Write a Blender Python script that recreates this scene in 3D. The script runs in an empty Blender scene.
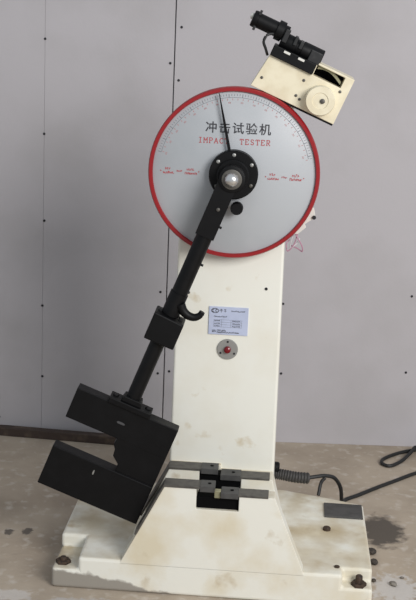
import bpy, bmesh, math, random
from mathutils import Matrix, Vector
random.seed(7)
S = bpy.context.scene
COL = S.collection
R_ = math.radians

# ------------------------------------------------------------------ camera
def camera():
    yaw, pitch, roll = 0.06012, 0.24911, 0.04144
    f = Vector((-math.sin(yaw)*math.cos(pitch), math.cos(yaw)*math.cos(pitch), -math.sin(pitch)))
    r0 = Vector((math.cos(yaw), math.sin(yaw), 0)); u0 = r0.cross(f)
    r = r0*math.cos(roll)+u0*math.sin(roll); u = -r0*math.sin(roll)+u0*math.cos(roll)
    cd = bpy.data.cameras.new('camera'); co = bpy.data.objects.new('camera', cd); COL.objects.link(co)
    m = Matrix((r, u, -f)).transposed().to_4x4(); m.translation = Vector((0.14341, -3.2427, 1.54669))
    co.matrix_world = m
    cd.sensor_fit = 'VERTICAL'; cd.sensor_height = 36; cd.lens = 1317.47*36/600
    cd.clip_start = 0.05
    S.camera = co
camera()

# ------------------------------------------------------------------ world and lights
W = bpy.data.worlds.new('world'); S.world = W; W.use_nodes = True
W.node_tree.nodes['Background'].inputs[0].default_value = (0.86, 0.93, 1.0, 1)
W.node_tree.nodes['Background'].inputs[1].default_value = 0.33
def area(name, loc, target, sx, sy, power, color):
    l = bpy.data.lights.new(name, 'AREA'); l.shape = 'RECTANGLE'; l.size = sx; l.size_y = sy
    l.energy = power; l.color = color
    o = bpy.data.objects.new(name, l); COL.objects.link(o); o.location = loc
    o.rotation_euler = (Vector(target)-Vector(loc)).to_track_quat('-Z', 'Y').to_euler()
area('window_right_offscreen', (2.6, -3.6, 2.7), (0.0, 0.2, 0.7), 2.2, 1.8, 120, (1.0, 0.985, 0.965))
vs = S.view_settings
vs.view_transform = 'Standard'; vs.look = 'None'; vs.gamma = 1.0; vs.use_curve_mapping = False
vs.exposure = 0.70

# ------------------------------------------------------------------ materials
def lin(c):
    return tuple(((v/255)/12.92 if v/255 <= 0.04045 else ((v/255+0.055)/1.055)**2.4) for v in c)+(1,)
def mat(name, c, rough=0.5, metal=0.0, c2=None, scale=20, lo=0.45, hi=0.65, bump=0.0, bscale=60, c3=None, s3=6, lo3=0.6, hi3=0.72, spec=0.5):
    m = bpy.data.materials.new(name); m.use_nodes = True
    nt = m.node_tree; b = nt.nodes['Principled BSDF']
    b.inputs['Roughness'].default_value = rough; b.inputs['Metallic'].default_value = metal
    b.inputs['Specular IOR Level'].default_value = spec
    b.inputs['Base Color'].default_value = lin(c)
    geo = nt.nodes.new('ShaderNodeNewGeometry')
    def noise(sc, det=6):
        n = nt.nodes.new('ShaderNodeTexNoise'); n.inputs['Scale'].default_value = sc; n.inputs['Detail'].default_value = det
        nt.links.new(geo.outputs['Position'], n.inputs['Vector']); return n.outputs['Fac']
    def mix(fac, a, bcol):
        x = nt.nodes.new('ShaderNodeMix'); x.data_type = 'RGBA'
        nt.links.new(fac, x.inputs['Factor'])
        if isinstance(a, tuple): x.inputs['A'].default_value = a
        else: nt.links.new(a, x.inputs['A'])
        x.inputs['B'].default_value = bcol
        return x.outputs['Result']
    def ramp(fac, l, h):
        r = nt.nodes.new('ShaderNodeMapRange'); r.inputs['From Min'].default_value = l; r.inputs['From Max'].default_value = h
        nt.links.new(fac, r.inputs['Value']); return r.outputs['Result']
    col = lin(c)
    if c2: col = mix(ramp(noise(scale), lo, hi), col, lin(c2))
    if c3: col = mix(ramp(noise(s3), lo3, hi3), col, lin(c3))
    if not isinstance(col, tuple): nt.links.new(col, b.inputs['Base Color'])
    if bump:
        bn = nt.nodes.new('ShaderNodeBump'); bn.inputs['Strength'].default_value = bump; bn.inputs['Distance'].default_value = 0.004
        nt.links.new(noise(bscale), bn.inputs['Height']); nt.links.new(bn.outputs['Normal'], b.inputs['Normal'])
    return m, nt, b, geo, noise, mix, ramp
def M_(*a, **k): return mat(*a, **k)[0]

CREAM = M_('cream_paint', (229, 228, 219), 0.45, c2=(225, 222, 210), scale=9, lo=.45, hi=.7, c3=(196, 180, 148), s3=16, lo3=.64, hi3=.8, bump=.06, bscale=45)
COVER = M_('cover_paint', (226, 217, 192), 0.45, c2=(216, 205, 178), scale=25)
BLACK = M_('black_paint', (9, 9, 11), 0.5, c2=(13, 13, 15), scale=30, spec=.22, bump=.05, bscale=90)
BLACKEDGE = M_('worn_black', (24, 24, 26), 0.5, c2=(48, 48, 48), scale=60, lo=.55, hi=.75)
DARK = M_('dark_interior', (6, 6, 7), 0.8, spec=.1)
STEEL = M_('dull_steel', (92, 89, 84), 0.5, 0.3, c2=(76, 73, 70), scale=60)
PLATE = M_('grey_plate', (78, 77, 76), 0.6, 0.2, c2=(66, 65, 64), scale=40)
CHROME = M_('chrome', (215, 215, 215), 0.28, 0.9)
SILVER = M_('brushed_disc', (158, 158, 155), 0.45, 0.5)
DIAL = M_('dial_face', (174, 177, 181), 0.4, c2=(167, 171, 175), scale=7)
RED = M_('red_enamel', (146, 22, 28), 0.35)
REDINK = M_('red_ink', (172, 70, 74), 0.6)
PALEINK = M_('pale_red_ink', (178, 118, 118), 0.6)
BLACKINK = M_('black_ink', (52, 52, 58), 0.6)
GREYINK = M_('grey_ink', (112, 114, 122), 0.6)
BLUEPLATE = M_('nameplate_metal', (184, 192, 216), 0.4, c2=(176, 184, 208), scale=30)
REDLENS = M_('red_lens', (112, 8, 22), 0.2)
RUBBER = M_('black_rubber', (24, 24, 25), 0.55)
CONDUIT = M_('grey_conduit', (60, 58, 57), 0.6)
WHITEP = M_('white_plastic', (214, 212, 205), 0.5)
PINKW = M_('pink_wire', (178, 128, 150), 0.5)
WHITEW = M_('white_wire', (196, 192, 196), 0.5)
WOOD = M_('dark_wood', (62, 49, 42), 0.75, c2=(88, 74, 62), scale=22, lo=.5, hi=.7)
PEB = M_('stone', (132, 126, 118), 0.85, c2=(96, 90, 84), scale=60)
DIRT = M_('dark_dirt', (54, 49, 45), 0.9, c2=(80, 72, 64), scale=80)
RUST = M_('rust_bolt', (74, 58, 46), 0.7, 0.3, c2=(40, 35, 32), scale=120)
SCREW = M_('screw_black', (40, 40, 44), 0.5, 0.4)
BRASS = M_('dull_brass', (150, 146, 118), 0.5, 0.4)

def floor_mat():
    m, nt, b, geo, noise, mix, ramp = mat('concrete', (174, 160, 143), 0.85, c2=(154, 140, 124), scale=5, lo=.4, hi=.65,
                                         c3=(190, 180, 168), s3=28, lo3=.55, hi3=.75, bump=.5, bscale=40)
    base = b.inputs['Base Color'].links[0].from_socket
    def blob(cx, cy, rx, ry, wob, nsc):
        # stain with an irregular outline at a fixed place on the floor
        mp = nt.nodes.new('ShaderNodeMapping'); mp.vector_type = 'POINT'
        mp.inputs['Location'].default_value = (-cx/rx, -cy/ry, 0); mp.inputs['Scale'].default_value = (1/rx, 1/ry, 0)
        nt.links.new(geo.outputs['Position'], mp.inputs['Vector'])
        ln = nt.nodes.new('ShaderNodeVectorMath'); ln.operation = 'LENGTH'; nt.links.new(mp.outputs[0], ln.inputs[0])
        ma = nt.nodes.new('ShaderNodeMath'); ma.operation = 'MULTIPLY_ADD'
        nt.links.new(noise(nsc*1.6, 9), ma.inputs[0]); ma.inputs[1].default_value = wob; nt.links.new(ln.outputs['Value'], ma.inputs[2])
        r = nt.nodes.new('ShaderNodeMapRange'); r.inputs['From Min'].default_value = 1+wob*.5+.18; r.inputs['From Max'].default_value = 1+wob*.5-.22
        r.inputs['To Max'].default_value = 1
        nt.links.new(ma.outputs[0], r.inputs['Value']); return r.outputs['Result']
    stains = [((.455, .27, .062, .10, 1.5, 22), (88, 80, 72)),
              ((-.585, .10, .013, .02, 1.6, 60), (100, 92, 84)),
              ((-.535, .11, .014, .022, 1.6, 60), (100, 92, 84)),
              ((.47, -.09, .06, .08, 2.6, 34), (190, 184, 178)),
              ((-.50, -.27, .05, .03, 2.6, 26), (190, 182, 174)),
              ((-.20, -.28, .22, .02, 2.6, 26), (176, 170, 164))]
    col = base
    for a, c in stains:
        col = mix(blob(*a), col, lin(c))
    nt.links.new(col, b.inputs['Base Color'])
    return m
def wall_mat():
    m, nt, b, geo, noise, mix, ramp = mat('board', (178, 174, 177), 0.8, c2=(171, 167, 169), scale=3.5, bump=.08, bscale=120)
    return m
def base_mat():
    # cream paint with the paint worn off to grey along the lower left front edge, brown dirt on the flats
    m, nt, b, geo, noise, mix, ramp = mat('cream_paint_base', (228, 226, 216), 0.5, c2=(214, 204, 180), scale=8, lo=.45, hi=.7,
                                         c3=(178, 158, 124), s3=14, lo3=.62, hi3=.8, bump=.1, bscale=35)
    col = b.inputs['Base Color'].links[0].from_socket
    sep = nt.nodes.new('ShaderNodeSeparateXYZ'); nt.links.new(geo.outputs['Position'], sep.inputs[0])
    # chipped band: z + .22*x' + noise
    def lincomb(ax, az, c, namp, nsc):
        a = nt.nodes.new('ShaderNodeMath'); a.operation = 'MULTIPLY_ADD'; nt.links.new(sep.outputs['X'], a.inputs[0]); a.inputs[1].default_value = ax; a.inputs[2].default_value = c
        d = nt.nodes.new('ShaderNodeMath'); d.operation = 'MULTIPLY_ADD'; nt.links.new(sep.outputs['Z'], d.inputs[0]); d.inputs[1].default_value = az; nt.links.new(a.outputs[0], d.inputs[2])
        e = nt.nodes.new('ShaderNodeMath'); e.operation = 'MULTIPLY_ADD'; nt.links.new(noise(nsc, 5), e.inputs[0]); e.inputs[1].default_value = namp; nt.links.new(d.outputs[0], e.inputs[2])
        return e.outputs[0]
    f = lincomb(.18, 1.0, .072, .06, 18)       # small where x is far left and z low
    r = nt.nodes.new('ShaderNodeMapRange'); r.inputs['From Min'].default_value = .087; r.inputs['From Max'].default_value = .080
    nt.links.new(f, r.inputs['Value'])
    col = mix(r.outputs['Result'], col, lin((150, 144, 135)))
    # settled grime on the upward faces, in patches
    sn = nt.nodes.new('ShaderNodeSeparateXYZ'); nt.links.new(geo.outputs['True Normal'], sn.inputs[0])
    g = nt.nodes.new('ShaderNodeMath'); g.operation = 'MULTIPLY'
    up = nt.nodes.new('ShaderNodeMapRange'); up.inputs['From Min'].default_value = .6; up.inputs['From Max'].default_value = .9; nt.links.new(sn.outputs['Z'], up.inputs['Value'])
    nt.links.new(up.outputs['Result'], g.inputs[0]); nt.links.new(ramp(noise(11, 8), .36, .72), g.inputs[1])
    col = mix(g.outputs[0], col, lin((184, 168, 138)))
    nt.links.new(col, b.inputs['Base Color'])
    return m
FLOOR = floor_mat(); WALL = wall_mat(); BASE = base_mat()

# ------------------------------------------------------------------ mesh helpers
def add_box(bm, x0, x1, y0, y1, z0, z1):
    v = [bm.verts.new(p) for p in ((x0,y0,z0),(x1,y0,z0),(x1,y1,z0),(x0,y1,z0),(x0,y0,z1),(x1,y0,z1),(x1,y1,z1),(x0,y1,z1))]
    for q in ((0,3,2,1),(4,5,6,7),(0,1,5,4),(1,2,6,5),(2,3,7,6),(3,0,4,7)): bm.faces.new([v[i] for i in q])
def add_prism(bm, poly, y0, y1):
    """poly: (x,z) counter-clockwise seen from -Y; extruded along Y"""
    a = [bm.verts.new((x, y0, z)) for x, z in poly]; b = [bm.verts.new((x, y1, z)) for x, z in poly]
    bm.faces.new(a); bm.faces.new(b[::-1])
    n = len(poly)
    for i in range(n):
        j = (i+1) % n; bm.faces.new((a[j], a[i], b[i], b[j]))
def add_lathe(bm, prof, c, axis='y', seg=32):
    """prof: (radius, offset along axis); closed with caps when radius>0"""
    c = Vector(c); rings = []
    for r, t in prof:
        ring = []
        for k in range(seg):
            a = 2*math.pi*k/seg; p = (r*math.cos(a), r*math.sin(a))
            d = {'y': (p[0], t, p[1]), 'z': (p[0], p[1], t), 'x': (t, p[0], p[1])}[axis]
            ring.append(bm.verts.new(c+Vector(d)))
        rings.append(ring)
    for a, b in zip(rings, rings[1:]):
        for k in range(seg):
            j = (k+1) % seg; bm.faces.new((a[k], a[j], b[j], b[k]))
    bm.faces.new(rings[0]); bm.faces.new(rings[-1])
def add_tube(bm, pts, r, seg=8, rf=None):
    pts = [Vector(p) for p in pts]; rings = []
    up = Vector((0, 0, 1))
    for i, p in enumerate(pts):
        t = (pts[min(i+1, len(pts)-1)]-pts[max(i-1, 0)]).normalized()
        ref = up if abs(t.z) < .95 else Vector((0, 1, 0))
        a = t.cross(ref).normalized(); b = a.cross(t)
        rr = rf(i) if rf else r
        rings.append([bm.verts.new(p+(a*math.cos(2*math.pi*k/seg)+b*math.sin(2*math.pi*k/seg))*rr) for k in range(seg)])
    for a, b in zip(rings, rings[1:]):
        for k in range(seg):
            j = (k+1) % seg; bm.faces.new((a[k], a[j], b[j], b[k]))
    bm.faces.new(rings[0]); bm.faces.new(rings[-1])
def spline(pts, n=10):
    pts = [Vector(p) for p in pts]; out = []
    P = [pts[0]*2-pts[1]]+pts+[pts[-1]*2-pts[-2]]
    for i in range(1, len(P)-2):
        for k in range(n):
            t = k/n; a, b, c, d = P[i-1:i+3]
            out.append(.5*((2*b)+(c-a)*t+(2*a-5*b+4*c-d)*t*t+(3*b-a-3*c+d)*t**3))
    out.append(pts[-1]); return out
def add_bar2(bm, p, q, w, y):
    """flat printed stroke from p to q (x,z) of width w lying at depth y facing -Y"""
    p = Vector((p[0], 0, p[1])); q = Vector((q[0], 0, q[1])); d = (q-p)
    if d.length < 1e-9: return
    d.normalize(); n = Vector((-d.z, 0, d.x))*w/2
    f = [v+Vector((0, y, 0)) for v in (p-n, q-n, q+n, p+n)]
    bm.faces.new([bm.verts.new(v) for v in f])
def obj(name, bm, m, parent=None, bevel=0, smooth=False, mw=None, seg=2):
    bmesh.ops.recalc_face_normals(bm, faces=bm.faces)
    me = bpy.data.meshes.new(name); bm.to_mesh(me); bm.free()
    o = bpy.data.objects.new(name, me); COL.objects.link(o); me.materials.append(m)
    if smooth:
        for p in me.polygons: p.use_smooth = True
        try: me.set_sharp_from_angle(angle=R_(38))
        except Exception: pass
    if bevel:
        md = o.modifiers.new('bevel', 'BEVEL'); md.width = bevel; md.segments = seg; md.limit_method = 'ANGLE'; md.angle_limit = R_(30)
    if parent: o.parent = parent
    return o
def tag(o, label, cat=None, group=None, kind=None):
    o['label'] = label
    if cat: o['category'] = cat
    if group: o['group'] = group
    if kind: o['kind'] = kind
    return o
def box(name, x0, x1, y0, y1, z0, z1, m, parent=None, bevel=0):
    bm = bmesh.new(); add_box(bm, x0, x1, y0, y1, z0, z1); return obj(name, bm, m, parent, bevel)
def prism(name, poly, y0, y1, m, parent=None, bevel=0, seg=2):
    bm = bmesh.new(); add_prism(bm, poly, y0, y1); return obj(name, bm, m, parent, bevel, seg=seg)
def lathe(name, prof, c, m, parent=None, axis='y', seg=32):
    bm = bmesh.new(); add_lathe(bm, prof, c, axis, seg); return obj(name, bm, m, parent, smooth=True)
def tube(name, pts, r, m, parent=None, seg=8, rf=None):
    bm = bmesh.new(); add_tube(bm, pts, r, seg, rf); return obj(name, bm, m, parent, smooth=True)
def cut(o, boxes):
    """carve boxes out of a mesh object"""
    bm = bmesh.new()
    for b in boxes: add_box(bm, *b)
    bmesh.ops.recalc_face_normals(bm, faces=bm.faces)
    me = bpy.data.meshes.new('cutter'); bm.to_mesh(me); bm.free()
    c = bpy.data.objects.new('cutter', me); COL.objects.link(c)
    mods = [(m.type, m.width, m.segments) for m in o.modifiers]
    o.modifiers.clear()
    md = o.modifiers.new('cut', 'BOOLEAN'); md.object = c; md.operation = 'DIFFERENCE'; md.solver = 'EXACT'; md.use_self = True
    dg = bpy.context.evaluated_depsgraph_get()
    nm = bpy.data.meshes.new_from_object(o.evaluated_get(dg))
    o.modifiers.clear(); o.data = nm
    bpy.data.objects.remove(c)
    for t, w, sg in mods:
        k = o.modifiers.new('bevel', 'BEVEL'); k.width = w; k.segments = sg; k.limit_method = 'ANGLE'; k.angle_limit = R_(30)
def text_mesh(name, body, size, m, parent, x, y, z, width=None):
    cu = bpy.data.curves.new('t', 'FONT'); cu.body = body; cu.size = size; cu.align_x = 'CENTER'; cu.resolution_u = 3; cu.offset = .0004; cu.space_character = 1.22
    t = bpy.data.objects.new('t', cu); COL.objects.link(t)
    dg = bpy.context.evaluated_depsgraph_get(); dg.update()
    me = bpy.data.meshes.new_from_object(t.evaluated_get(dg)); bpy.data.objects.remove(t)
    xs = [v.co.x for v in me.vertices]; ys = [v.co.y for v in me.vertices]
    k = width/(max(xs)-min(xs)) if width else 1
    cx = (max(xs)+min(xs))/2; cy = (max(ys)+min(ys))/2
    for v in me.vertices: v.co = Vector((x+(v.co.x-cx)*k, y, z+(v.co.y-cy)*(k if width else 1)))
    o = bpy.data.objects.new(name, me); COL.objects.link(o); me.materials.clear(); me.materials.append(m); o.parent = parent
    return o

# the dial, column front and release box stand 60 mm further forward than first laid out
KS, KT = .9815, Vector((.00265, -.060, .0286))
KM = Matrix.Translation(KT) @ Matrix.Scale(KS, 4)
def forward(*objs):
    for o in objs:
        if o.location.length < 1e-6:
            for c in (o, *o.children): c.data.transform(KM)
        else:
            o.location = KM @ o.location
            for c in (o, *o.children): c.data.transform(Matrix.Scale(KS, 4))
# ------------------------------------------------------------------ setting
fl = box('floor', -4, 4, -5, 1.35, -.10, 0, FLOOR); tag(fl, 'stained grey-brown concrete floor', kind='structure')
WA = math.atan(.08)
def wall_pt(x, z, off=0):       # point on the board surface; off = distance in front
    return Vector((x, .935+.08*x, z)) + Vector((math.sin(WA), -math.cos(WA), 0))*off
wb = box('wall_back', -3, 3, .016, .10, 0, 3.0, WALL); wb.location = (0, .935, 0); wb.rotation_euler = (0, 0, WA)
tag(wb, 'grey plasterboard wall behind the machine', kind='structure')
cs = math.cos(WA)
joints = [(-3.0, 0), (-1.445, .003), (-.646, .0004), (-.243, .0035), (.96, .003), (3.0, 0)]
for (a, g0), (b, g1) in zip(joints, joints[1:]):
    p = box('wall_panel', a/cs+g0/2, b/cs-g1/2, 0, .0165, 0, 3.0, WALL, wb, bevel=.0008)
screws = [(-.6455, 1.3029), (-.6457, 1.0072), (-.6429, .7276), (-.6467, .4452), (-.6443, .203), (-.7865, .056), (-.2241, 1.355),
          (-.2556, 1.2432), (-.2278, 1.1913), (-.2633, .5053), (-.2637, .2271), (-.2262, .2357), (.1379, .4807), (.1443, .2417),
          (.5566, .5218), (.5573, .2605), (.557, .80), (.557, 1.05), (-1.03, .73), (-1.03, 1.0)]
sm = None
for x, z in screws:
    if sm is None:
        bm = bmesh.new(); add_lathe(bm, [(.0042, .002), (.0042, -.001), (.0028, -.002)], (0, 0, 0), 'y', 10)
        o = obj('screw', bm, SCREW); sm = o
    else:
        o = sm.copy(); COL.objects.link(o)
    o.parent = wb; o.location = (x/cs, 0, z)

# ------------------------------------------------------------------ impact tester
T = bpy.data.objects.new('impact_tester', None); COL.objects.link(T)
tag(T, 'cream pendulum impact testing machine with round red-rimmed dial and black hammer', 'testing machine')
XL, XR, YF, YB, H = -.408, .402, -.21, .33, .086

# base casting: slab, skirt with two ribs and the channel between them
bm = bmesh.new()
plan = [(XL, YF), (XR, YF), (XR-.006, .250), (.30, .285), (.17, .325), (-.17, .325), (-.30, .285), (XL+.006, .250)]
lo_ = [bm.verts.new((x, y, 0)) for x, y in plan]; hi_ = [bm.verts.new((x, y, H)) for x, y in plan]
bm.faces.new(lo_[::-1]); bm.faces.new(hi_)
for i in range(len(plan)): bm.faces.new((lo_[i], lo_[(i+1) % len(plan)], hi_[(i+1) % len(plan)], hi_[i]))
base = obj('base', bm, BASE, T, bevel=.008, seg=3)
cut(base, [(XL-.05, -.340, YF-.05, -.075, .052, .2), (.325, XR+.05, YF-.05, -.165, .052, .2)])
base['label'] = 'wide cream cast base with bolt pockets in the corners'
skL = [(-.236, H-.01), (.230, H-.01), (.146, .279), (.002, .279), (.002, .292), (-.128, .292)]
fr = prism('front_rib', skL, YF, -.163, BASE, T, bevel=.0015)
cut(fr, [(-.048, .058, YF-.1, 0, .238, .5)])
rkL = [(-.226, H-.01), (.190, H-.01), (.137, .279), (.002, .279), (.002, .292), (-.128, .292)]
rr = prism('rear_rib', rkL, -.090, -.02, BASE, T, bevel=.002)
cut(rr, [(-.050, .057, -.2, -.045, .225, .5)])
box('channel_floor', -.226, .190, -.165, -.088, H-.01, .10, BASE, T)
# black insert in the notch
bm = bmesh.new(); add_box(bm, -.047, .057, -.200, -.170, .236, .268); add_box(bm, -.049, .056, -.086, -.046, .222, .280); add_box(bm, -.048, .057, -.172, -.084, .20, .242)
o = obj('notch_insert', bm, DARK, T); o['label'] = 'black recessed insert between the anvils'
# steel rail bars; the left ones fold down over the sloping flank
def rail_left(y0, y1, h=.005):
    a = Vector((-.128, .292)); d = Vector((-.236+.128, (H-.01)-.292)).normalized(); n = Vector((d.y, -d.x))
    if n.x > 0: n = -n
    e = a+d*.150
    return prism('rail_bar', [(-.128, .292), (-.004, .292), (-.004, .292+h), (-.130, .292+h), tuple(e+n*.005), tuple(e)], y0, y1, STEEL, T)
rail_left(-.212, -.164); rail_left(-.092, -.045)
for y0, y1 in ((-.212, -.166), (-.092, -.047)):
    box('rail_bar', .012, .130, y0, y1, .277, .283, STEEL, T, bevel=.001)
for x0, x1, zz, y0, y1 in ((-.040, -.003, .297, -.213, -.168), (-.046, -.003, .297, -.093, -.049), (.012, .056, .283, -.213, -.169), (.004, .056, .283, -.093, -.049)):
    b = box('anvil_block', x0, x1, y0, y1, zz-.012, zz+.003, PLATE, T, bevel=.001)
    xm = x0+(x1-x0)*.62
    bm = bmesh.new(); add_lathe(bm, [(.0045, -.002), (.0045, .001)], (xm, (y0+y1)/2, zz+.003), 'z', 12); obj('screw', bm, DARK, b, smooth=True)
box('specimen_stop', -.004, .012, -.206, -.190, .268, .288, BRASS, T, bevel=.002)

# column
bm = bmesh.new()
v = []
for x, y, z in ((-.134, -.03, .09), (.141, -.03, .09), (.141, .29, .09), (-.134, .29, .09), (-.129, -.03, 1.16), (.132, -.03, 1.16), (.132, .25, 1.16), (-.129, .25, 1.16)): v.append(bm.verts.new((x, y, z)))
for q in ((0,3,2,1),(4,5,6,7),(0,1,5,4),(1,2,6,5),(2,3,7,6),(3,0,4,7)): bm.faces.new([v[i] for i in q])
col = obj('column', bm, CREAM, T, bevel=.006, seg=3)
for x, z in ((.095, .765), (-.10, .745)):
    lathe('set_screw', [(.004, .004), (.004, -.001), (.003, -.002)], (x, -.03, z), SCREW, col, seg=10)

# feet details
box('cover_plate', .285, .391, .143, .236, H-.002, H+.005, PLATE, T, bevel=.001)
lathe('plug_bolt', [(.0105, -.002), (.0105, .006), (.008, .009)], (.290, .060, H), RUST, T, axis='z', seg=16)
lathe('plug_bolt', [(.007, -.002), (.007, .003), (.005, .004)], (.312, -.165, H), RUST, T, axis='z', seg=16)
for x, y, hb in ((.368, -.188, .020), (-.384, -.172, .009)):
    b = lathe('anchor_bolt', [(.020, -.002), (.020, .006), (.019, .008)], (x, y, .052), RUST, T, axis='z', seg=6)
    lathe('bolt_shank', [(.009, .0), (.009, hb), (.007, hb+.003)], (x, y, .056), RUST, b, axis='z', seg=12)

# dial
ZA = 1.049; RD = .2125
dial = lathe('dial', [(.205, .004), (.205, -.012), (.2035, -.013)], (0, 0, ZA), DIAL, T, seg=96); dial['label'] = 'pale grey round dial face'
bm = bmesh.new()
prof = [(.2015, .012), (.2015, -.017), (.2035, -.020), (.210, -.020), (RD, -.016), (RD, .012)]
n = 96; rings = []
for r, y in prof: rings.append([bm.verts.new((r*math.cos(2*math.pi*k/n), y, ZA+r*math.sin(2*math.pi*k/n))) for k in range(n)])
for i in range(len(prof)):
    a, b = rings[i], rings[(i+1) % len(prof)]
    for k in range(n): bm.faces.new((a[k], a[(k+1) % n], b[(k+1) % n], b[k]))
o = obj('rim', bm, RED, dial, smooth=True); o['label'] = 'red enamelled dial rim'
bm = bmesh.new(); add_lathe(bm, [(.09, 0), (.09, .03)], (0, .002, ZA), 'y', 32); obj('dial_mount', bm, BLACK, T, smooth=True)
YD = -.0134
def pol(r, deg): return (r*math.sin(R_(deg)), ZA+r*math.cos(R_(deg)))
bm = bmesh.new(); bm2 = bmesh.new()
k = -76
while k <= 76:
    i = round((k+76)/2); big = i % 5 == 0
    add_bar2(bm, pol(.1905 if not big else .1875, k), pol(.1955, k), .0010 if not big else .0014, YD)
    if i % 2 == 0: add_bar2(bm2, pol(.1800, k+.6), pol(.1845, k+.6), .0012, YD)
    if big:
        for q in (-.9, 0, .9): add_bar2(bm2, pol(.1725, k+q), pol(.1765, k+q*.7), .0009, YD)
    k += 2
o = obj('scale_ticks', bm, GREYINK, dial); o['label'] = 'fine dark tick marks of the dial scale'
obj('inner_scale', bm2, PALEINK, dial)['label'] = 'fine reddish tick marks of the inner scale'
bm = bmesh.new()
for rad, lim in ((.1870, 76),):
    for k in range(-lim, lim, 2): add_bar2(bm, pol(rad, k), pol(rad, k+2), .0008, YD-.00005)
obj('scale_arc', bm, GREYINK, dial)
text_mesh('chinese_lettering', '冲击试验机', .034, BLACKINK, dial, .006, YD-.0002, ZA+.1125, width=.161)
# stroke letters with slab serifs
G = {'I': [((.5,0),(.5,1)),((.2,0),(.8,0)),((.2,1),(.8,1))],
     'M': [((.1,0),(.1,1)),((.1,1),(.5,.4)),((.5,.4),(.9,1)),((.9,1),(.9,0)),((-.05,0),(.28,0)),((.72,0),(1.05,0)),((-.05,1),(.12,1)),((.88,1),(1.05,1))],
     'P': [((.2,0),(.2,1)),((.2,1),(.7,1)),((.7,1),(.88,.85)),((.88,.85),(.88,.65)),((.88,.65),(.7,.5)),((.7,.5),(.2,.5)),((.02,0),(.42,0)),((.02,1),(.2,1))],
     'A': [((.1,0),(.5,1)),((.5,1),(.9,0)),((.25,.36),(.75,.36)),((-.05,0),(.28,0)),((.72,0),(1.05,0))],
     'C': [((.88,.75),(.7,.98)),((.7,.98),(.35,.98)),((.35,.98),(.12,.7)),((.12,.7),(.12,.3)),((.12,.3),(.35,.02)),((.35,.02),(.7,.02)),((.7,.02),(.88,.22))],
     'T': [((.5,0),(.5,1)),((.08,1),(.92,1)),((.08,1),(.08,.72)),((.92,1),(.92,.72)),((.3,0),(.7,0))],
     'E': [((.2,0),(.2,1)),((.03,1),(.88,1)),((.03,0),(.88,0)),((.2,.52),(.65,.52)),((.88,1),(.88,.76)),((.88,0),(.88,.24))],
     'S': [((.85,.76),(.7,.98)),((.7,.98),(.3,.98)),((.3,.98),(.14,.76)),((.14,.76),(.3,.55)),((.3,.55),(.7,.45)),((.7,.45),(.86,.25)),((.86,.25),(.7,.02)),((.7,.02),(.3,.02)),((.3,.02),(.14,.22))],
     'R': [((.2,0),(.2,1)),((.2,1),(.7,1)),((.7,1),(.88,.85)),((.88,.85),(.88,.65)),((.88,.65),(.7,.5)),((.7,.5),(.2,.5)),((.5,.5),(.85,0)),((.02,0),(.38,0)),((.85,0),(1.02,0)),((.02,1),(.2,1))]}
n = 0
for word, x in (('IMPACT', -.091), ('TESTER', .011)):
    bm = bmesh.new()
    for ch in word:
        for p, q in G[ch]:
            add_bar2(bm, (x+p[0]*.0098, ZA+.0735+p[1]*.0125), (x+q[0]*.0098, ZA+.0735+q[1]*.0125), .0017, YD-.0002-n*1e-6); n += 1
        x += .0130
    o = obj('english_lettering', bm, REDINK, dial); o['label'] = 'red capitals reading '+word
def fine_print(x0, z0):
    bm = bmesh.new(); n = 0
    def run(xa, xb, z, h, w):
        nonlocal n
        x = xa
        while x < xb:
            hh = 1.35*h*random.uniform(.6, 1); add_bar2(bm, (x, z), (x+random.uniform(-.3, .6)*w, z+hh), .0014, YD-.0002-n*1e-6); n += 1
            add_bar2(bm, (x, z+hh*random.random()), (x+w*.8, z+hh*random.random()), .0013, YD-.0002-n*1e-6); n += 1
            x += w
    run(x0, x0+.003, z0, .003, .003)
    run(x0+.007, x0+.031, z0-.0055, .0050, .0034); run(x0+.012, x0+.025, z0+.004, .0055, .0045)
    run(x0+.041, x0+.052, z0, .0035, .0034)
    run(x0+.061, x0+.089, z0-.0055, .0050, .0034); run(x0+.066, x0+.083, z0+.004, .0055, .0045)
    run(x0+.094, x0+.097, z0, .003, .003)
    return obj('fine_print', bm, REDINK, dial)
fine_print(-.182, ZA-.002); fine_print(.078, ZA-.005)

# needle, peg
nd = bmesh.new()
a = 12.6
tip = pol(.201, -a); bs = pol(.02, -a); dx = Vector((math.cos(R_(a)), 0, math.sin(R_(a))))
tv = Vector((tip[0], -.026, tip[1])); bv = Vector((bs[0], -.026, bs[1])); mv = bv.lerp(tv, .62)
vs_ = []
for p, w in ((bv, .0042), (mv, .0030), (tv, .0009)):
    for sgn, yy in ((-1, 0), (1, 0), (1, .003), (-1, .003)): vs_.append(nd.verts.new(p+dx*sgn*w/1.0+Vector((0, yy, 0))))
for s in (0, 4):
    for k in range(4): nd.faces.new((vs_[s+k], vs_[s+(k+1) % 4], vs_[s+4+(k+1) % 4], vs_[s+4+k]))
nd.faces.new(vs_[:4]); nd.faces.new(vs_[-4:])
o = obj('needle', nd, BLACK, dial); o['label'] = 'thin black dial pointer'
lathe('dial_knob', [(.010, .0), (.010, -.018), (.0155, -.020), (.0155, -.040), (.0135, -.043)], (.0125, -.012, .968), BLACK, T, seg=24)

# hub
hub = lathe('hub_flange', [(.0605, -.012), (.0605, -.038), (.058, -.041), (.040, -.041), (.040, -.052), (.037, -.055)], (0, 0, ZA), BLACK, T, seg=48)
for k, (a, r) in enumerate(((0, .050), (-50, .050), (58, .052), (118, .05), (-125, .05))):
    px, pz = pol(r, a)
    lathe('flange_screw', [(.0046, -.038), (.0046, -.0435), (.003, -.0445)], (px, 0, pz), SILVER if k < 3 else STEEL, hub, seg=10)

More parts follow.
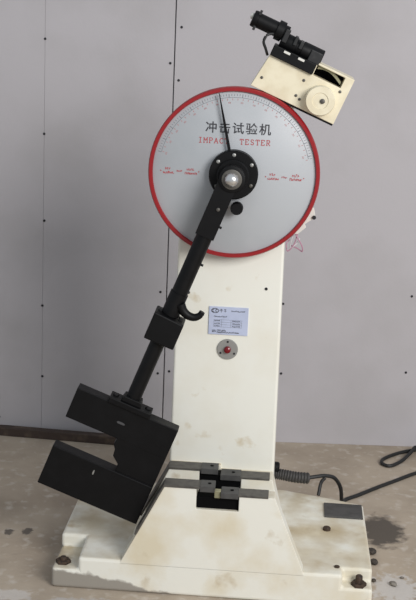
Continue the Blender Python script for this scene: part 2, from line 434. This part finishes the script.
# pendulum: everything in a frame turned about the axle
forward(dial, bpy.data.objects['dial_mount'], bpy.data.objects['dial_knob'], hub)
ZP = 1.0582
PM = Matrix.Translation((.0027, 0, ZP)) @ Matrix.Rotation(R_(21), 4, 'Y')
PX = -.005; YA0, YA1 = -.155, -.120
arm = None
bm = bmesh.new()
add_box(bm, PX-.0235, PX+.0235, -.160, -.110, -.155, .002)
add_lathe(bm, [(.0200, -.156), (.0200, -.31), (.0225, -.3105), (.0225, -.37)], (PX, -.138, 0), 'z', 24)
add_lathe(bm, [(.0185, -.36), (.0185, -.61)], (PX, -.138, 0), 'z', 24)
arm = obj('pendulum_arm', bm, BLACK, T, smooth=True); arm.matrix_local = PM
arm['label'] = 'black pendulum arm hanging at a slant from the hub'
lathe('arm_boss', [(.030, -.100), (.030, -.160), (.031, -.162), (.031, -.164), (.024, -.166)], (0, 0, 0), BLACK, arm, seg=40)
lathe('boss_ring', [(.024, -.165), (.024, -.168), (.021, -.169)], (0, 0, .0), STEEL, arm, seg=32)
lathe('axle_nut', [(.0170, -.166), (.0170, -.174), (.0165, -.176), (.0150, -.179), (.0130, -.183), (.009, -.186), (.003, -.187)], (0, 0, 0), CHROME, arm, seg=12)
lathe('arm_screw', [(.0045, -.158), (.0045, -.163), (.003, -.164)], (PX+.004, 0, -.080), STEEL, arm, seg=10)
bm = bmesh.new(); add_tube(bm, [(PX+.02, -.14, -.122), (PX+.030, -.14, -.122)], .003, 8); obj('side_pin', bm, BLACK, arm)
bm = bmesh.new(); add_tube(bm, [(PX+.018, -.14, -.225), (PX+.026, -.14, -.225)], .003, 8); obj('side_pin', bm, BLACK, arm)
clamp = prism('clamp_block', [(-.042, -.442), (.036, -.442), (.036, -.374), (-.042, -.370)], -.175, -.105, BLACK, arm, bevel=.003)
for x, z in ((-.030, -.382), (.024, -.385)):
    lathe('clamp_bolt', [(.006, .0), (.006, .007)], (x, -.14, z+.012), BLACKEDGE, clamp, axis='z', seg=6)
hp = spline([(.008, -.150, -.334), (.020, -.150, -.346), (.036, -.150, -.352), (.052, -.150, -.350), (.062, -.150, -.340), (.064, -.150, -.329)], 6)
nh = len(hp)
tube('catch_hook', hp, .008, BLACK, arm, seg=10, rf=lambda i: .0125-.0055*(i/nh))
# hammer: C-shaped body of two slabs and a neck
YH0, YH1 = -.160, -.120
ham = prism('hammer', [(-.142, -.716), (-.142, -.632), (.130, -.632), (.130, -.716)], YH0, YH1, BLACK, arm, bevel=.002)
ham['label'] = 'upper slab of the black hammer'
lo = prism('hammer_lower_slab', [(-.142, -.907), (-.142, -.797), (.130, -.797), (.130, -.907)], YH0-.004, YH1, BLACK, arm, bevel=.002)
nk = prism('hammer_neck', [(.130, -.710), (.0, -.710), (-.004, -.732), (.004, -.745), (.006, -.762), (.026, -.778), (.026, -.80), (.130, -.80)], YH0+.0005, YH1-.002, BLACK, arm, bevel=.001)
def chip(x, z, w, h, parent, a):
    bm = bmesh.new()
    pts = [(x+w*math.cos(t)*random.uniform(.7, 1), z+h*math.sin(t)*random.uniform(.6, 1)) for t in [i*math.pi/4 for i in range(8)]]
    add_prism(bm, pts, YH0-.0004, YH0+.001); return obj('paint_chip', bm, a, parent)
chip(-.008, -.674, .014, .0045, ham, M_('chip_grey', (70, 70, 72), .6)); o = chip(-.022, -.822, .0025, .009, lo, SILVER); o.location.y = -.004
fl1 = prism('hammer_flange', [(-.060, -.634), (.052, -.634), (.052, -.619), (-.060, -.619)], -.166, -.114, BLACK, arm, bevel=.002)
prism('flange_collar', [(-.032, -.619), (.022, -.619), (.018, -.604), (-.028, -.604)], -.160, -.118, BLACK, fl1, bevel=.002)
for x in (-.047, .040):
    lathe('flange_bolt', [(.008, 0), (.008, .004), (.006, .006)], (x, -.14, -.620), BLACK, fl1, axis='z', seg=6)

# nameplate and button
YN = .0285
npl = box('nameplate', -.0495, .052, .0275, .031, .617, .691, BLUEPLATE, T, bevel=.0006); npl['label'] = 'pale blue nameplate with small dark print'
bm = bmesh.new(); n = 0; YP = .0272
def pl(p, q, w):
    global n
    add_bar2(bm, p, q, w, YP-n*1e-6); n += 1
def ring(cx, cz, rx, rz, w):
    P = [(cx+rx*math.cos(t), cz+rz*math.sin(t)) for t in [i*2*math.pi/16 for i in range(17)]]
    for p, q in zip(P, P[1:]): pl(p, q, w)
ring(-.034, .6805, .0095, .0058, .0017)
for cx in (-.038, -.030):
    for p, q in (((.002, .003), (-.002, .003)), ((-.002, .003), (-.002, -.003)), ((-.002, -.003), (.002, -.003))): pl((cx+p[0], .6805+p[1]), (cx+q[0], .6805+q[1]), .0015)
for p, q in (((-.021, .6845), (-.015, .6845)), ((-.0225, .681), (-.0135, .681)), ((-.018, .6855), (-.018, .676)), ((-.011, .6845), (-.005, .6845)), ((-.008, .685), (-.008, .677)), ((-.0115, .6805), (-.0045, .6805))): pl(p, q, .0011)
def squiggle(x0, x1, z, h, step):
    x = x0
    while x < x1:
        pl((x, z), (x+step*.2, z+h*random.uniform(.6, 1)), .0011); pl((x, z+h*random.random()), (x+step*.75, z+h*random.random()), .0011)
        x += step
squiggle(.008, .044, .679, .0035, .003)
squiggle(-.036, -.004, .6635, .0038, .0034)
for z in (.657, .6505, .644, .6375): pl((-.036, z), (.036, z), .0004)
for x in (-.036, -.016, .008, .036): pl((x, .657), (x, .6375), .0004)
for z in (.6585-.0065+.001, .6455, .639):
    squiggle(-.034, -.020, z, .003, .003); squiggle(.012, .030, z, .003, .003)
squiggle(-.039, -.030, .623, .0075, .0032); squiggle(-.027, -.006, .626, .005, .0034); squiggle(-.027, .028, .6215, .0042, .0032)
obj('plate_print', bm, BLACKINK, npl)
bt = lathe('button_plate', [(.0272, .031), (.0272, .0275), (.0262, .0265)], (.0023, 0, .5795), SILVER, T, seg=40); bt['label'] = 'round brushed metal plate around a red button'
lathe('red_button', [(.009, .028), (.009, .020), (.0078, .0165), (.0045, .0145), (.001, .014)], (.0023, 0, .5795), REDLENS, bt, seg=24)
for a in (0, 120, 240):
    lathe('plate_screw', [(.0028, .027), (.0028, .0252)], (.0023+.0205*math.sin(R_(a)), 0, .5795+.0205*math.cos(R_(a))), SCREW, bt, seg=8)

npl.location.z = bt.location.z = 0
forward(npl, bt)
npl.location.z = .006; bt.location.z = .005
# release box above the dial
BM_ = Matrix.Translation((.0306, 0, 1.2672)) @ Matrix.Rotation(R_(22.6), 4, 'Y')
bp = prism('release_box', [(.0, .0), (.223, .0), (.223, .118), (.120, .118), (.120, .089), (.012, .089)], -.012, .075, COVER, T, bevel=.003)
bp['label'] = 'tilted cream release box with round knob and black solenoid'
cut(bp, [(.126, .200, -.05, .045, .086, .113)])
bp.matrix_local = BM_
prism('box_bottom_strip', [(.075, -.005), (.222, -.005), (.222, .001), (.075, .001)], -.008, .074, BLACK, bp)  # thin black strip along the bottom edge of the box
box('window_lining', .1262, .1998, .040, .0452, .0862, .1128, DARK, bp)
sp = [(.130+.066*t, .020, .092+.016*math.sin(math.pi*(.25+.75*t))) for t in [i/10 for i in range(11)]]
bm = bmesh.new()
for p, q in zip(sp, sp[1:]): add_prism(bm, [(p[0], p[2]), (q[0], q[2]), (q[0], q[2]+.007), (p[0], p[2]+.007)], .0, .02)
obj('curved_scale_strip', bm, BRASS, bp)
kn = lathe('knob', [(.036, -.010), (.036, -.040), (.034, -.043), (.020, -.043), (.019, -.041), (.002, -.041)], (.168, 0, .040), COVER, bp, seg=40)
lathe('knob_screw', [(.006, -.041), (.006, -.0435), (.004, -.0445)], (.170, 0, .041), STEEL, kn, seg=12)
for x, z in ((.017, .0285), (.112, .0655), (.1106, .0247), (.203, .078), (.122, .020)):
    lathe('cover_screw', [(.0036, -.010), (.0036, -.0135), (.0025, -.0143)], (x, 0, z), STEEL, bp, seg=10)
sol = box('solenoid_base', .011, .124, -.022, .06, .086, .113, BLACK, bp, bevel=.002); sol['label'] = 'black solenoid mounting block'
for x in (.046, .083):
    box('pale_label', x-.008, x+.008, -.0232, -.020, .103, .1085, WHITEP, sol, bevel=.0005)
bm = bmesh.new(); add_lathe(bm, [(.0205, .020), (.0215, .022), (.0215, .060), (.0195, .061), (.0195, .075), (.0215, .076), (.0215, .128), (.0200, .130)], (0, .012, .128), 'x', 24); obj('solenoid_body', bm, BLACK, bp, smooth=True)
bm = bmesh.new(); add_lathe(bm, [(.0190, -.064), (.0205, -.060), (.0205, -.050), (.0185, -.049), (.0185, .0), (.0245, .001), (.0245, .018), (.0190, .019), (.0190, .03)], (0, .012, .146), 'x', 24); obj('plunger_housing', bm, BLACK, bp, smooth=True)
bm = bmesh.new(); add_lathe(bm, [(.008, -.060), (.008, -.068), (.005, -.071)], (0, .012, .150), 'x', 16); obj('plunger_button', bm, WHITEP, bp, smooth=True)
for z in (.160, .121): box('end_clip', -.054, -.048, -.004, .028, z, z+.011, BLACKEDGE, bp)
bm = bmesh.new()
for a, b, z0, z1 in ((.022, .034, .126, .158), (.05, .058, .130, .152), (.066, .075, .128, .148), (.098, .128, .112, .140)): add_box(bm, a, b, -.014, .036, z0, z1)
obj('solenoid_frame', bm, BLACKEDGE, bp, bevel=.0015)
tube('solenoid_wire', spline([(.002, .0, .136), (-.014, -.012, .126), (-.016, -.014, .108), (-.004, -.010, .094), (.006, -.002, .082)], 6), .0035, RUBBER, bp)
forward(bp)
# hidden bracket carrying the release box
bm = bmesh.new(); add_tube(bm, [(.02, .10, 1.10), (.10, .06, 1.20), (.16, .010, 1.262)], .022, 12); obj('release_bracket', bm, CREAM, T, smooth=True)

# terminal bits and loose wires behind the dial
_n0 = set(bpy.data.objects)
tb = prism('terminal_bracket', [(.12, .90), (.166, .900), (.186, .918), (.182, .926), (.208, .945), (.203, .968), (.14, .985)], .014, .030, WHITEP, T, bevel=.001)
lathe('terminal_screw', [(.005, .015), (.005, .009)], (.2045, 0, .945), SCREW, tb, seg=10)
tube('loose_wire', spline([(.150, .04, .915), (.163, .03, .893), (.178, .03, .868), (.180, .035, .852), (.168, .04, .858), (.150, .045, .864)], 8), .0016, PINKW, T, 6)
tube('loose_wire', spline([(.160, .035, .912), (.152, .03, .885), (.150, .03, .862), (.165, .035, .872), (.172, .04, .885)], 8), .0016, WHITEW, T, 6)
tube('loose_wire', spline([(.168, .035, .905), (.158, .03, .870), (.143, .03, .852), (.139, .035, .870), (.147, .04, .880)], 8), .0014, PINKW, T, 6)
forward(*[o for o in bpy.data.objects if o not in _n0 and o.parent is T])
# corrugated conduit leaving the column
cp = spline([(.138, .285, .150), (.165, .285, .147), (.20, .29, .140), (.240, .30, .135)], 14)
tube('conduit', cp, .013, CONDUIT, T, seg=12, rf=lambda i: .0165 if i % 3 else .0135)
lathe('conduit_gland', [(.016, -.004), (.016, .008), (.012, .012)], (.143, .285, .168), BLACK, T, axis='x', seg=16)

# ------------------------------------------------------------------ other things
pts = [(.226, .298, .1345), (.262, .312, .137), (.287, .325, .136), (.315, .342, .124), (.335, .362, .088), (.342, .385, .04), (.347, .42, .010), (.358, .47, .006), (.40, .515, .006), (.46, .585, .006), (.52, .65, .006), (.60, .735, .006), (.70, .80, .006), (.745, .87, .006), (.70, .925, .006),
       (.64, .945, .0065), (.585, .925, .0065), (.535, .885, .0065), (.492, .83, .0065), (.487, .79, .0065), (.512, .775, .0065), (.55, .82, .0075), (.585, .89, .012), (.606, .932, .0185), (.635, .915, .010), (.672, .865, .0065), (.70, .83, .0075)]
c = tube('power_cable', spline(pts, 8), .0058, RUBBER); tag(c, 'black power cable arching from the machine conduit and looping on the floor by the wall', 'cable')
tube('cable_tail', spline([(.287, .318, .133), (.276, .312, .118), (.270, .290, .089)], 5), .005, RUBBER, c)
bm = bmesh.new(); add_box(bm, -.62, .62, -.016, .016, 0, .028); bt_ = obj('wooden_batten', bm, WOOD, bevel=.002)
bt_.location = (-.93, .868, 0); bt_.rotation_euler = (0, 0, R_(-3.4)); tag(bt_, 'dark brown wooden batten lying along the foot of the wall', 'batten')
def lump(name, x, y, r, m, label, cat, group, flat=.6):
    bm = bmesh.new(); bmesh.ops.create_icosphere(bm, subdivisions=2, radius=r)
    sx, sy = random.uniform(.8, 1.3), random.uniform(.8, 1.3)
    for v in bm.verts:
        v.co *= random.uniform(.86, 1.1); v.co.x *= sx; v.co.y *= sy; v.co.z *= flat
    zm = min(v.co.z for v in bm.verts)
    for v in bm.verts: v.co.z -= zm+.001
    o = obj(name, bm, m); o.location = (x, y, 0); o.rotation_euler = (0, 0, random.random()*6); tag(o, label, cat, group)
lump('pebble', .466, -.070, .010, PEB, 'larger grey pebble on the dusty floor beside the right foot of the base', 'pebble', None)
lump('pebble', .492, -.025, .005, PEB, 'tiny grey pebble on the dusty floor between the larger pebble and the oil stain', 'pebble', None)
lump('dirt_clod', .418, .112, .014, DIRT, 'largest dark dirt clod lying against the base next to the oil stain', 'dirt clod', None, .7)
lump('dirt_clod', .422, .052, .011, DIRT, 'middle-sized dark dirt clod between the largest and the smallest clod along the base', 'dirt clod', None, .7)
lump('dirt_clod', .416, -.055, .007, DIRT, 'smallest dark dirt clod against the base near the anchor bolt', 'dirt clod', None, .7)
